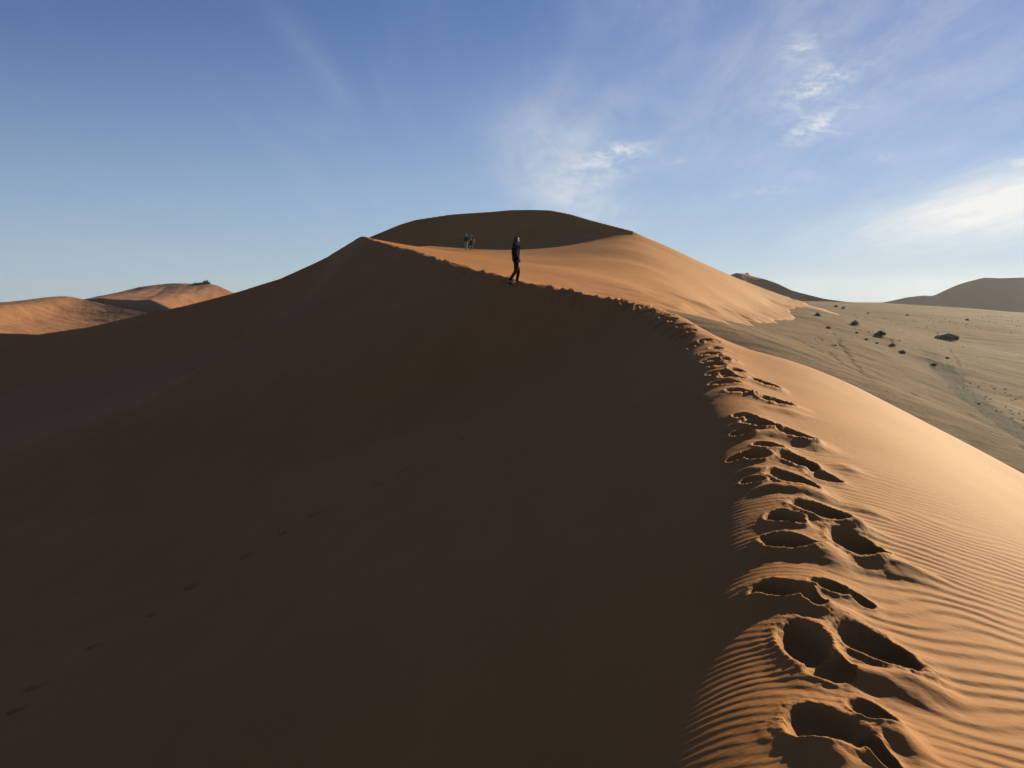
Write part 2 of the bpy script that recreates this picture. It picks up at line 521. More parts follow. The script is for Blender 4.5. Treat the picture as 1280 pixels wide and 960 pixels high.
def local(x0, y0, rad):
    r0 = math.hypot(x0, y0)
    i0, i1 = np.searchsorted(rs, r0 - rad), np.searchsorted(rs, r0 + rad)
    t0 = math.atan2(x0, y0); dt = rad / max(r0, .5) + .01
    j0, j1 = np.searchsorted(th, t0 - dt), np.searchsorted(th, t0 + dt)
    return slice(max(i0, 0), i1 + 1), slice(max(j0, 0), j1 + 1)


for (x0, y0, a, b, ro, h) in mounds:
    sl = local(x0, y0, max(a, b) * 3.2)
    if X[sl].size == 0: continue
    dx, dy = X[sl] - x0, Y[sl] - y0
    u = (dx * math.cos(ro) + dy * math.sin(ro)) / a; v = (-dx * math.sin(ro) + dy * math.cos(ro)) / b
    q = np.sqrt(u * u + v * v) * (1 + .22 * fbm(X[sl] * 6 + x0 * 3, Y[sl] * 6, 3))
    PIT[sl] += h * (np.exp(-q * q * .7)) * (1 + .12 * fbm(X[sl] * 9, Y[sl] * 9, 2))
    ERASE[sl] *= 1 - .5 * np.exp(-q * q * .8)
for i, (x0, y0, a, b, ro, h) in enumerate(pits):
    sl = local(x0, y0, max(a, b) * 2.6)
    if X[sl].size == 0: continue
    dx, dy = X[sl] - x0, Y[sl] - y0
    u = (dx * math.cos(ro) + dy * math.sin(ro)) / a; v = (-dx * math.sin(ro) + dy * math.cos(ro)) / b
    q = np.sqrt(u * u + v * v)
    q = q * (1 + .20 * fbm(X[sl] * 3.2 / max(a, .1) * .25 + i * 7.7, Y[sl] * 3.2 / max(b, .1) * .25 + i, 2)) + .05 * fbm(X[sl] * 11, Y[sl] * 11, 2) + .035 * fbm(X[sl] * 34 + i, Y[sl] * 34, 2)
    bowl = np.clip(1 - q, 0, 1)
    bowl = 1 - (1 - np.minimum(bowl * 1.35, 1)) ** 1.5
    rim = np.exp(-((q - 1.10) / .16) ** 2) * (.20 + .12 * fbm(X[sl] * 5 + i, Y[sl] * 5, 2)) + .12 * np.exp(-((q - 1.3) / .4) ** 2)
    PIT[sl] = np.minimum(PIT[sl], .35 * PIT[sl] + h * .2 * (q > 9)) * (q < 1) + PIT[sl] * (q >= 1)
    PIT[sl] += -h * bowl + h * rim * (.8 + .5 * np.clip(-v, -.6, 1.2))
    PIT[sl] += .006 * fbm(X[sl] * 38 + i, Y[sl] * 38, 3) * np.exp(-((q - 1.05) / .35) ** 2) * (h / .12)
    PIT[sl] += h * .22 * np.clip(fbm(X[sl] * 7 + 3 * i, Y[sl] * 7 - i, 2), 0, 1) * sstep(1.0, .6, q)
    ERASE[sl] *= sstep(.85, 1.3, q)
# scuffed sand along the trodden crest
scuff = np.exp(-((S - .05) / .55) ** 2) * (.12 + .88 * sstep(9, 22, Y)) * sstep(100, 70, Y)
PIT = PIT + (scuff * .018 + .055 * np.exp(-((S - .05) / .9) ** 2) * sstep(20, 26, Y) * sstep(90, 60, Y)) * fbm(X * 4.5, Y * 4.5, 4) + scuff * .004 * fbm(X * 22, Y * 22, 3) * sstep(18, 10, rdist)
slide = fbm(Y * .9 + .25 * X, X * .10, 4) * .032 + fbm(Y * 3.1 + .6 * X, X * .25, 3) * .012
Z = Z + slide * sstep(-1.2, -3.5, S) * sstep(70, 50, Y) + RIP * ERASE + PIT
lobes = fbm(X * .11 + Y * .05, Y * .42 - X * .10, 4) + .35 * fbm(X * .5, Y * 1.3, 2)
toe = smax(Z, PZ - .16, 1.2) + .26 * lobes * sstep(-1.3, -.2, GR) - np.maximum(GR - .25, 0) * .9       # the sand feathers out onto the gravel
tw_ = sstep(34, 44, Y) * (S > 0)
Z = Z * (1 - tw_) + toe * tw_
Z = np.where(GR > 1.5, np.minimum(Z, PZ - .8), Z)
grav = np.clip(GR * .8 - .75, -1.5, 1.5) * sstep(12, 22, Y) * (S > 0) - 1.5 * (1 - sstep(12, 22, Y) * (S > 0))
dune = sheet('sand_dune', X, Y, Z, M_SAND, closed=False, attrs={'gravel': grav})
dune['kind'] = 'structure'


# ------------------------------------------------------------------ the plain
def seg_dist(x, y, pts):
    d = np.full(x.shape, 1e9)
    for (x0, y0), (x1, y1) in zip(pts[:-1], pts[1:]):
        vx, vy = x1 - x0, y1 - y0
        t = np.clip(((x - x0) * vx + (y - y0) * vy) / (vx * vx + vy * vy), 0, 1)
        d = np.minimum(d, np.hypot(x - x0 - t * vx, y - y0 - t * vy))
    return d


def plain_pts(lst):
    return [tuple(ground_hit(px, py, 20, 300, plain_z)[:2]) for (px, py) in lst]


rsp = np.concatenate([np.geomspace(1, 30, 40)[:-1], rings(30, 330, .00006, .06, .006), np.geomspace(335, 6000, 90)])
thp = angles([(-180, -40, 2), (-40, 10, .4), (10, 34, .05), (34, 60, .6), (60, 180.1, 2)])
XP, YP = polar_grid(rsp, thp)
ZP = plain_z(XP, YP)
rr = np.hypot(XP, YP)
ZP = ZP + .22 * fbm(XP * .06, YP * .06, 3) * sstep(40, 120, rr) + (.05 * fbm(XP * .45, YP * .9, 4) + .09 * fbm(XP * .10 + YP * .03, YP * .55 - XP * .10, 3)) * sstep(400, 200, rr)
track = plain_pts([(1150, 432), (1166, 448), (1180, 462), (1197, 480), (1217, 500), (1240, 517), (1262, 532), (1300, 556), (1360, 590)])
dt = seg_dist(XP, YP, track)
tw = np.interp(YP, [30, 70, 90, 130], [1.9, 1.7, 1.25, .8])
trail = sstep(1.1, .85, dt / tw + .35 * fbm(XP * .8, YP * .8, 3))
side = sstep(2.6, .9, dt / tw + .9 * fbm(XP * .5, YP * .5, 3)) * .35
ZP = ZP - .02 * trail + (trail + side) * .06 * np.minimum(0, fbm(XP * 1.9, YP * 1.9, 2) - .05) + trail * .04 * fbm(XP * 4, YP * 4, 2)
swp = plain_pts([(1035, 403), (1075, 410), (1105, 420), (1130, 430), (1160, 447)])
swept = sstep(5, 1, seg_dist(XP, YP, swp) + 2 * fbm(XP * .3, YP * .3, 3)) * .8
ZP = ZP + .25 * swept
# single tracks of walkers
STEP = []
for ln in ([(1040, 415), (1052, 430), (1062, 445), (1072, 460), (1088, 472), (1105, 490), (1125, 505)], [(1036, 440), (1050, 452), (1062, 460), (1080, 468)], [(905, 402), (935, 415), (975, 433), (1005, 447), (1040, 468), (1075, 490)],
           [(985, 420), (1020, 436), (1052, 452)], [(1185, 436), (1195, 450), (1200, 462), (1205, 476)]):
    P = plain_pts(ln)
    for (a0, a1) in zip(P[:-1], P[1:]):
        L = math.hypot(a1[0] - a0[0], a1[1] - a0[1]); k = max(1, int(L / .8))
        for i in range(k):
            t = (i + rng.uniform(0, .6)) / k
            if a0[1] > 50: STEP.append((a0[0] + (a1[0] - a0[0]) * t + rng.normal(0, .12), a0[1] + (a1[1] - a0[1]) * t))
for _ in range(90):
    px = rng.uniform(1040, 1260); py = rng.uniform(462, 480) + (px - 1040) * .40 + rng.normal(0, 10)
    q_ = plain_pts([(px, py)])[0]
    if q_[1] > 58: STEP.append(q_)
stepm = np.zeros_like(ZP)
for (x0, y0) in STEP:
    r0 = math.hypot(x0, y0)
    i0, i1 = np.searchsorted(rsp, r0 - 1), np.searchsorted(rsp, r0 + 1)
    t0 = math.atan2(x0, y0); j0, j1 = np.searchsorted(thp, t0 - 1.2 / r0), np.searchsorted(thp, t0 + 1.2 / r0)
    sl = (slice(i0, i1), slice(j0, j1))
    q = ((XP[sl] - x0) / .22) ** 2 + ((YP[sl] - y0) / .30) ** 2
    stepm[sl] = np.maximum(stepm[sl], np.exp(-q))
ZP = ZP - .12 * stepm
ground = sheet('ground', XP, YP, ZP, M_GRAVEL, attrs={'trail': np.clip(trail + side + .45 * stepm, 0, 1), 'swept': swept})  # step hollows share the track's dark colour, as painted shade
ground['kind'] = 'structure'


# ------------------------------------------------------------------ far dunes
def ridge_dune(name, crest, front, back, mat, base=-14, depth=60, bdepth=80, n=160, m=120, detail=.4, ribs=0.0, fcurve=None):
    P = np.array([at(*c) for c in crest])
    xs = np.linspace(P[0, 0], P[-1, 0], n)
    ry = np.interp(xs, P[:, 0], P[:, 1])
    rz = np.interp(xs, P[:, 0], P[:, 2])
    k = np.ones(5) / 5
    pad = lambda a: np.convolve(np.concatenate([[a[0]] * 2, a, [a[-1]] * 2]), k, 'valid')
    ry, rz = pad(ry), pad(rz)
    v = np.concatenate([-np.linspace(1, 0, m) ** 1.6 * depth, np.linspace(0, 1, m // 2)[1:] ** 1.5 * bdepth])
    XX = np.tile(xs, (len(v), 1)); VV = np.tile(v[:, None], (1, n))
    YY = ry[None, :] + VV
    fs = np.interp((xs - xs[0]) / (xs[-1] - xs[0]), *front)[None, :]
    FF = fs * (fcurve * (1 - np.exp(VV / fcurve)) if fcurve else -VV)
    ZZ = rz[None, :] - np.where(VV < 0, FF, VV * back)
    ZZ = ZZ + detail * fbm(XX * .03, YY * .06, 4) * np.clip(np.abs(VV) / 12, 0, 1)
    ZZ = ZZ + ribs * fbm(XX * .16 + VV * .05, VV * .015, 3) * np.clip(np.abs(VV) / 8, 0, 1)
    ZZ = ZZ - 14 * sstep(.8, 1, -VV / depth)
    ZZ = np.maximum(ZZ, base + EYE)
    o = sheet(name, XX, YY, ZZ, mat)
    o['kind'] = 'structure'
    return o


M_FAR = far_sand_material('red_sand', (.33, .146, .068, 1), (.285, .122, .057, 1))
M_HILL = far_sand_material('dark_hill_sand', (.19, .12, .078, 1), (.16, .10, .062, 1), .02)
far_b = ridge_dune('distant_dune', [(60, 383, 330), (110, 373, 325), (150, 365, 318), (175, 358.5, 312), (195, 356, 310), (215, 354, 306), (240, 354.6, 300), (258, 354.5, 297), (270, 356, 294), (292, 366, 290), (330, 385, 285)],
                   ((0, .3, .6, 1), (.17, .16, .15, .13)), .3, M_FAR, depth=66, detail=.5, ribs=.45, fcurve=60)
far_a = ridge_dune('distant_dune', [(-160, 392, 235), (-60, 384, 235), (0, 378.5, 235), (35, 374.5, 236), (62, 371, 238), (85, 370, 240), (105, 374.5, 240), (135, 381, 236), (160, 386, 232), (190, 392.5, 228), (230, 403, 222)],
                   ((0, .44, .55, .64, .74, 1), (.13, .13, .17, .29, .34, .37)), .3, M_FAR, depth=75, detail=.8, fcurve=22)
far_c2 = ridge_dune('distant_dune', [(905, 352, 392), (920, 343, 392), (926, 341.5, 392), (932, 342.5, 392), (945, 347, 390), (958, 353.2, 388), (975, 361, 386)], ((0, 1), (.1, .1)), .3, M_FAR, depth=40, detail=.2, base=-9)
far_c = ridge_dune('distant_dune', [(860, 365, 362), (895, 352, 362), (912, 344, 361), (922, 340.6, 360), (926, 342.5, 359), (930, 346, 358), (940, 350.3, 357), (957, 353, 356), (978, 359.5, 350), (1000, 366, 344), (1030, 373.5, 336), (1060, 377.6, 328), (1100, 381, 320), (1130, 385, 310)],
                   ((0, 1), (.60, .62)), .3, M_FAR, depth=50, detail=.2, base=-9)
hill = ridge_dune('hill', [(1040, 390, 640), (1085, 381.5, 640), (1112, 376.5, 640), (1135, 371.5, 640), (1155, 369.3, 642), (1167, 369.8, 645), (1180, 363.5, 640), (1196, 356.5, 640), (1208, 352.5, 640), (1230, 347, 640), (1250, 347.8, 640), (1280, 346.8, 640), (1330, 350, 640), (1420, 372, 650)],
                  ((0, 1), (.50, .58)), .3, M_HILL, depth=90, detail=1.5, n=300)


# ------------------------------------------------------------------ shrubs
def cloth_mat(name, col, rough=.85):
    m, nt, b = new_mat(name, rough, col)
    n = N(nt)
    pos = n.node('ShaderNodeTexCoord').outputs['Object']
    c = n.mix(n.ramp(n.noise(pos, 30, 3), .3, .7), (*[v * .8 for v in col], 1), (*[min(1, v * 1.2) for v in col], 1))
    n.put(b.inputs['Base Color'], c)
    return m


M_LEAF = cloth_mat('dry_leaf', (.40, .32, .19))
M_LEAF2 = cloth_mat('grey_leaf', (.28, .22, .13))
M_GRASS = cloth_mat('green_grass', (.22, .20, .10))
M_TWIG = cloth_mat('twig', (.12, .085, .055))


def bush_mesh(w, h, n, seed, blade=.05, spread=1.0, up=.5, fall=.8):
    r = random.Random(seed)
    bm = bmesh.new()
    for _ in range(n):
        a = r.uniform(0, 2 * math.pi); q = math.sqrt(r.random())
        lump = .65 + .35 * math.sin(a * 3 + seed) * math.cos(a * 2 - seed * .7)
        bx, by = math.cos(a) * q * w / 2 * lump, math.sin(a) * q * w / 2 * spread * lump
        hz = h * (1 - q * q * fall) * r.uniform(.15, 1.0)
        L = blade * r.uniform(.6, 1.6)
        d = Vector((r.gauss(0, 1), r.gauss(0, 1), r.gauss(up, .7))).normalized()
        s = d.cross(Vector((r.gauss(0, 1), r.gauss(0, 1), r.gauss(0, 1)))).normalized() * L * .22
        p = Vector((bx, by, hz))
        vs = [bm.verts.new(p - s), bm.verts.new(p + s), bm.verts.new(p + d * L + s * .3), bm.verts.new(p + d * L - s * .3)]
        bm.faces.new(vs)
    return bm


def twig_mesh(w, h, n, seed, spread=1.0):
    r = random.Random(seed + 99)
    bm = bmesh.new()
    for _ in range(n):
        a = r.uniform(0, 2 * math.pi)
        top = Vector((math.cos(a) * w * .5 * r.uniform(.3, .95), math.sin(a) * w * .5 * spread * r.uniform(.3, .95), h * r.uniform(.45, 1.0)))
        base = Vector((top.x * .25, top.y * .25, -.1))
        mid = base.lerp(top, .5) + Vector((r.gauss(0, .05) * w, r.gauss(0, .05) * w, .08 * h))
        prev = None
        for p, rad in ((base, .03), (mid, .02), (top, .008)):
            rad *= .35 + w * .15
            ring = [bm.verts.new(p + Vector((math.cos(k * 2.094) * rad, math.sin(k * 2.094) * rad, 0))) for k in range(3)]
            if prev:
                for k in range(3):
                    bm.faces.new((prev[k], prev[(k + 1) % 3], ring[(k + 1) % 3], ring[k]))
            prev = ring
    return bm


def link(name, bm, mat, parent=None, smooth=False):
    me = bpy.data.meshes.new(name); bm.to_mesh(me); bm.free()
    me.materials.append(mat)
    if smooth:
        me.polygons.foreach_set('use_smooth', [True] * len(me.polygons))
    o = bpy.data.objects.new(name, me); COL.objects.link(o)
    if parent: o.parent = parent
    return o


def thing(name, label, cat, loc, rz=0, group=None):
    o = bpy.data.objects.new(name, None); COL.objects.link(o)
    o.empty_display_size = .3
    o.location = loc; o.rotation_euler = (0, 0, rz); o['label'] = label; o['category'] = cat
    if group: o['group'] = group
    return o


def gz(x, y):
    """height of the built plain sheet under a point"""
    r, t = math.hypot(x, y), math.atan2(x, y)
    i = min(max(np.searchsorted(rsp, r), 1), len(rsp) - 1); j = min(max(np.searchsorted(thp, t), 1), len(thp) - 1)
    return float(ZP[i - 1:i + 1, j - 1:j + 1].mean())


GB = 'dry desert bushes on the gravel plain'
BUSH = [  # px, py of foot, width px, height px, kind, label
    (1022, 395.5, 13, 5.5, 'd', 'dark dry bush on the gravel nearest the right foot of the big sunlit dune'),
    (1068, 408, 17, 6.5, 'd', 'round dark bush on the gravel, largest of the row left of the track'),
    (1101, 421, 22, 7.5, 'g', 'spiky pale twiggy bush on a sand bank in the middle of the bush row'),
    (1128, 441.5, 15, 4.5, 'd', 'low grey bush at the lower right end of the bush row beside the track'),
    (1115, 432.5, 12, 4, 'b', 'low brown bush between the spiky pale bush and the lowest bush of the row'),
    (1035, 410.8, 10, 4, 'd', 'small dark bush under the dune foot at the top of a footprint line'),
    (1045, 384.5, 8, 3, 'd', 'tiny dark bush far up the plain, left one of two side by side'),
    (1054, 386.5, 8, 3, 'd', 'tiny dark bush far up the plain, right one of two side by side'),
    (1085, 392, 6, 2, 'd', 'tiny lone bush on the plain above the round dark bush'),
    (1134, 395.5, 8, 2.2, 'd', 'flat dark bush alone in the middle of the far plain'),
    (1209, 400.5, 9, 3.2, 'b', 'brownish bush on the far right of the plain under the grey hill'),
    (1167, 456.5, 13, 3.5, 'b', 'brown flattened bush lying at the left edge of the trodden track'),
    (1184, 449.5, 6, 2.5, 'd', 'tiny dark bush just right of the upper trodden track'),
    (1071, 416.5, 7, 2.4, 'b', 'tiny brown bush under the round dark bush'),
    (1083, 424, 7, 2.6, 'b', 'tiny brown bush at the lower left of the spiky pale bush'),
    (1096, 428.5, 6, 2.6, 'b', 'tiny brown bush straight below the spiky pale bush'),
]
for i, (px, py, w, h, kd, lab) in enumerate(BUSH):
    c = ground_hit(px, py, 20, 300, plain_z)
    W, Hh = .78 * w / FPX * c[1], .8 * h / FPX * c[1]
    t = thing('desert_bush', lab, 'bush', (c[0], c[1], gz(c[0], c[1]) - .03), rng.uniform(-.3, .3), GB)
    if kd == 'g':
        link('foliage', bush_mesh(W, Hh * .75, 260, i, .16 * W ** .5, .6, 1.4), M_LEAF2, t)
        link('branches', twig_mesh(W, Hh * 1.1, 46, i, .6), M_TWIG, t)
    else:
        link('foliage', bush_mesh(W, Hh * 1.1, 300, i, .12 * W ** .5, .6, .7), M_LEAF if kd == 'd' else M_LEAF2, t)
        link('branches', twig_mesh(W * 1.0, Hh * 1.15, 26, i, .6), M_TWIG, t)
# scattered dry tufts and clods, far too many to count
bm = bmesh.new()
r_ = random.Random(3)
for _ in range(1500):
    px = r_.uniform(880, 1330); py = 395 + 190 * r_.random() ** 1.5
    q = ground_hit(px, py, 40, 260, plain_z)
    if q[1] < 52 or q[1] > 230 or fbm(np.array([q[0] * .07]), np.array([q[1] * .05]), 2)[0] < -.12: continue
    sz = r_.uniform(.05, .17)
    zz = gz(q[0], q[1])
    for k in range(7):
        d = Vector((r_.gauss(0, 1), r_.gauss(0, 1), abs(r_.gauss(.6, .5)))).normalized() * sz * r_.uniform(.7, 1.6)
        sd = d.cross(Vector((r_.gauss(0, 1), r_.gauss(0, 1), r_.gauss(0, 1)))).normalized() * sz * .3
        b0 = Vector((q[0] + r_.gauss(0, sz * .5), q[1] + r_.gauss(0, sz * .5), zz - .03))
        bm.faces.new([bm.verts.new(b0 - sd), bm.verts.new(b0 + sd), bm.verts.new(b0 + d + sd * .3), bm.verts.new(b0 + d - sd * .3)])
tf = link('dry_tufts', bm, cloth_mat('straw', (.16, .11, .06)))
tf['kind'] = 'stuff'
# the grassy hummock
c = ground_hit(1185, 425, 20, 300, plain_z)
t = thing('grass_hummock', 'long dark green grassy hummock at the top of the trodden track', 'grass clump', (c[0], c[1], gz(c[0], c[1]) - .05), R_(32))
W = 60 / FPX * c[1]
link('grass_tuft', bush_mesh(W, .75, 3000, 77, .30, .34, 1.5, .55), M_GRASS, t)
# dark growth on the far dune tops
c = at(257, 354.8, 296)
t = thing('crest_shrub', 'dark shrub clump on the very top of the reddish dune at the far left', 'bush', (c[0], c[1], c[2] - .3))
link('foliage', bush_mesh(3.2, 1.15, 700, 5, .5, .6, .4), M_LEAF, t)
link('foliage', bush_mesh(4.8, .5, 500, 6, .4, .5, .4), M_LEAF, t).location = (-2.4, .6, .05)
c = at(933.5, 343, 391)
t = thing('crest_shrub', 'tiny dark shrub on the lit top of the distant dune right of the big dune', 'bush', (c[0], c[1], c[2] - .2))
link('foliage', bush_mesh(1.9, .8, 260, 8, .4, .6, .4), M_LEAF, t)


# ------------------------------------------------------------------ people
def skin(name, verts, edges, radii, mat, parent, sub=2, root=0):
    me = bpy.data.meshes.new(name)
    me.from_pydata([tuple(v) for v in verts], edges, [])
    o = bpy.data.objects.new(name, me); COL.objects.link(o)
    md = o.modifiers.new('skin', 'SKIN')
    for i, rr_ in enumerate(radii):
        sv = me.skin_vertices[0].data[i]
        sv.radius = rr_ if isinstance(rr_, tuple) else (rr_, rr_)
        sv.use_root = (i == root)
    ms = o.modifiers.new('sub', 'SUBSURF'); ms.levels = ms.render_levels = sub
    dg = bpy.context.evaluated_depsgraph_get()
    m2 = bpy.data.meshes.new_from_object(o.evaluated_get(dg))
    m2.name = name
    bpy.data.objects.remove(o)
    m2.materials.clear(); m2.materials.append(mat)
    m2.polygons.foreach_set('use_smooth', [True] * len(m2.polygons))
    o2 = bpy.data.objects.new(name, m2); COL.objects.link(o2)
    o2.parent = parent
    return o2


def ell(name, c, r, mat, parent, cut=None, rot=None):
    bm = bmesh.new()
    bmesh.ops.create_uvsphere(bm, u_segments=20, v_segments=14, radius=1)
    for v in bm.verts:
        v.co = Vector((v.co.x * r[0], v.co.y * r[1], v.co.z * r[2]))
    if cut:
        bmesh.ops.delete(bm, geom=[v for v in bm.verts if cut(v.co)], context='VERTS')
    if rot: bmesh.ops.rotate(bm, verts=bm.verts, matrix=Matrix.Rotation(rot[0], 3, rot[1]))
    bmesh.ops.translate(bm, verts=bm.verts, vec=c)
    return link(name, bm, mat, parent, True)


M_SKIN = cloth_mat('skin', (.42, .25, .17), .6)
M_BLACK = cloth_mat('black_cloth', (.016, .015, .016))
M_PANTS = cloth_mat('dark_leggings', (.022, .018, .018))
M_HAIR = cloth_mat('blond_hair', (.11, .065, .04), .5)
M_DKHAIR = cloth_mat('dark_hair', (.03, .02, .015), .6)
M_SHOE = cloth_mat('dark_shoe', (.03, .025, .022))
M_TAN = cloth_mat('tan_cloth', (.45, .36, .27))
M_SHORT = cloth_mat('brown_shorts', (.07, .045, .03))
M_WHITE = cloth_mat('pale_cloth', (.55, .52, .42))
M_CAP = cloth_mat('pale_cap', (.45, .40, .34))
M_NAVY = cloth_mat('dark_navy_cloth', (.02, .024, .032))
m_lens, _, _b = new_mat('sunglass_lens', .05, (.02, .02, .02)); _b.inputs['Specular IOR Level'].default_value = .6


def hand(prefix_verts, edges, radii, wrist_i, wrist, dirv, side, s=1.0):
    """five bent fingers grown from the wrist into the body skeleton"""
    d = dirv.normalized(); up = side.normalized(); nrm = d.cross(up).normalized()
    palm = len(prefix_verts)
    prefix_verts.append(wrist + d * .06 * s); edges.append((wrist_i, palm)); radii.append((.034 * s, .018 * s))
    for k, (off, ln) in enumerate(((-.028, .062), (-.010, .075), (.010, .078), (.028, .068))):
        a = len(prefix_verts)
        k0 = wrist + d * .10 * s + up * off * s
        prefix_verts += [k0, k0 + d * ln * .6 * s + nrm * .012 * s, k0 + d * ln * .95 * s + nrm * .035 * s]
        edges += [(palm, a), (a, a + 1), (a + 1, a + 2)]; radii += [.0095 * s, .0085 * s, .007 * s]
    a = len(prefix_verts)
    k0 = wrist + d * .045 * s - up * .038 * s
    prefix_verts += [k0, k0 + d * .035 * s - up * .015 * s + nrm * .01 * s, k0 + d * .062 * s - up * .012 * s + nrm * .02 * s]
    edges += [(palm, a), (a, a + 1), (a + 1, a + 2)]; radii += [.011 * s, .010 * s, .008 * s]


def build_person(label, loc, rz, pose, wear, group=None):
    """figure faces local +Y; x is its right-hand side mirrored as seen from the front"""
    t = thing('person', label, 'person', loc, rz, group)
    V = Vector
    p = pose
    body_v = [V((0, 0, .93)), V((0, .01, 1.08)), V((0, .0, 1.25)), V((0, -.01, 1.40)), V((0, 0, 1.48)), V((0, .02, 1.56)), V((0, .03, 1.66))]
    body_e = [(0, 1), (1, 2), (2, 3), (3, 4), (4, 5), (5, 6)]
    body_r = [(.11, .075), (.115, .085), (.14, .095), (.13, .08), (.05, .05), (.07, .085), (.072, .085)]
    for sd, key in ((-1, 'l'), (1, 'r')):
        hip, knee, ank, toe = V((sd * .09, 0, .88)), V(p['knee_' + key]), V(p['ankle_' + key]), V(p['toe_' + key])
        i = len(body_v)
        body_v += [hip, hip.lerp(knee, .5), knee, knee.lerp(ank, .35), ank, ank + V((0, -.04, -.05)), ank.lerp(toe, .6) + V((0, 0, -.02)), toe]
        body_e += [(0, i), (i, i + 1), (i + 1, i + 2), (i + 2, i + 3), (i + 3, i + 4), (i + 4, i + 5), (i + 4, i + 6), (i + 6, i + 7)]
        body_r += [.07, .065, .050, .050, .036, .03, .036, .028]
        sh, el_, wr = V((sd * .175, 0, 1.39)), V(p['elbow_' + key]), V(p['wrist_' + key])
        j = len(body_v)
        body_v += [sh, el_, wr]; body_e += [(3, j), (j, j + 1), (j + 1, j + 2)]; body_r += [.055, .042, .028]
        hand(body_v, body_e, body_r, j + 2, wr, V(p['hand_' + key]), V((0, 1, 0)) if abs(V(p['hand_' + key]).normalized().y) < .8 else V((0, 0, 1)))
    skin('body', body_v, body_e, body_r, M_SKIN, t)
    # jacket / top with sleeves
    jv = [V((0, .01, .80)), V((0, .005, 1.0)), V((0, .0, 1.22)), V((0, -.01, 1.39)), V((0, 0, 1.47))]
    je = [(0, 1), (1, 2), (2, 3), (3, 4)]
    jr = [(.19, .16), (.18, .155), (.195, .155), (.17, .125), (.08, .08)]
    for sd, key in ((-1, 'l'), (1, 'r')):
        sh, el_, wr = V((sd * .18, 0, 1.385)), V(p['elbow_' + key]), V(p['wrist_' + key])
        j = len(jv)
        end = wr if wear['sleeve'] > .9 else sh.lerp(el_, .75)
        if wear['sleeve'] > .9:
            jv += [sh, el_, end]; je += [(3, j), (j, j + 1), (j + 1, j + 2)]; jr += [.078, .064, .048]
        else:
            jv += [sh, end]; je += [(3, j), (j, j + 1)]; jr += [.078, .066]
    skin('jacket' if wear['sleeve'] > .9 else 'shirt', jv, je, jr, wear['top'], t)
    # trousers or shorts
    tv = [V((0, 0, .97)), V((0, 0, .90))]; te = [(0, 1)]; tr_ = [(.155, .118), (.16, .122)]
    for sd, key in ((-1, 'l'), (1, 'r')):
        hip, knee, ank = V((sd * .09, 0, .86)), V(p['knee_' + key]), V(p['ankle_' + key])
        i = len(tv)
        if wear['long']:
            tv += [hip, hip.lerp(knee, .5), knee, knee.lerp(ank, .35), ank + V((0, 0, .03))]
            te += [(1, i), (i, i + 1), (i + 1, i + 2), (i + 2, i + 3), (i + 3, i + 4)]
            tr_ += [q * wear['loose'] for q in (.108, .096, .070, .068, .050)]
        else:
            tv += [hip, hip.lerp(knee, .55), hip.lerp(knee, .92)]
            te += [(1, i), (i, i + 1), (i + 1, i + 2)]; tr_ += [.115, .11, .10]
    skin('trousers' if wear['long'] else 'shorts', tv, te, tr_, wear['legs'], t)
    for key in ('l', 'r'):
        ank, toe = V(p['ankle_' + key]), V(p['toe_' + key])
        sv = [ank + V((0, 0, .02)), ank + V((0, -.045, -.055)), ank.lerp(toe, .55) + V((0, 0, -.03)), toe + V((0, .01, -.005))]
        skin('shoe', sv, [(0, 1), (0, 2), (2, 3)], [.050, .045, .048, .038], M_SHOE, t)
    # head: hair, face pieces, glasses, cap
    hd = V((0, .03, 1.625))
    yaw = p.get('head_yaw', 0)
    rotz = Matrix.Rotation(yaw, 4, 'Z')

    def turn(o):
        o.matrix_local = Matrix.Translation(hd) @ rotz @ Matrix.Translation(-hd)
        return o
    turn(ell('head', hd + V((0, .005, -.005)), (.078, .098, .118), M_SKIN, t))
    turn(ell('nose', hd + V((0, .105, -.012)), (.014, .022, .022), M_SKIN, t))
    turn(ell('mouth', hd + V((0, .094, -.062)), (.024, .01, .008), cloth_mat('lips', (.32, .13, .10)), t))
    for sd in (-1, 1):
        turn(ell('ear', hd + V((sd * .078, -.005, -.005)), (.012, .022, .032), M_SKIN, t))
        if wear.get('glasses'):
            turn(ell('sunglass_lens', hd + V((sd * .033, .092, .018)), (.030, .012, .022), m_lens, t))
        else:
            turn(ell('eye', hd + V((sd * .031, .090, .016)), (.013, .008, .008), M_DKHAIR, t))
    turn(ell('hair', hd + V((0, -.014, .016)), (.094, .108, .122), wear['hair'], t, cut=lambda c: c.y > .035 and c.z < .055))
    if wear.get('long_hair'):
        hv = [hd + V((0, -.075, .05)), hd + V((0, -.115, -.04)), hd + V((0, -.125, -.15)), hd + V((0, -.105, -.24))]
        turn(skin('long_hair', hv, [(0, 1), (1, 2), (2, 3)], [(.07, .05), (.085, .05), (.075, .04), (.045, .025)], wear['hair'], t))
        for sd in (-1, 1):
            hv = [hd + V((sd * .075, -.02, .05)), hd + V((sd * .092, -.02, -.06)), hd + V((sd * .085, -.02, -.17))]
            turn(skin('hair_lock', hv, [(0, 1), (1, 2)], [.03, .034, .022], wear['hair'], t))
    if wear.get('cap'):
        turn(ell('cap', hd + V((0, 0, .045)), (.10, .115, .095), wear['cap'], t, cut=lambda c: c.z < -.01))
        turn(ell('cap_brim', hd + V((0, .12, .045)), (.075, .075, .010), wear['cap'], t))
    return t


def on_dune(x, y):
    r, tt = math.hypot(x, y), math.atan2(x, y)
    i = np.searchsorted(rs, r); j = np.searchsorted(th, tt)
    return float(Z[i - 1:i + 2, j - 1:j + 2].mean())


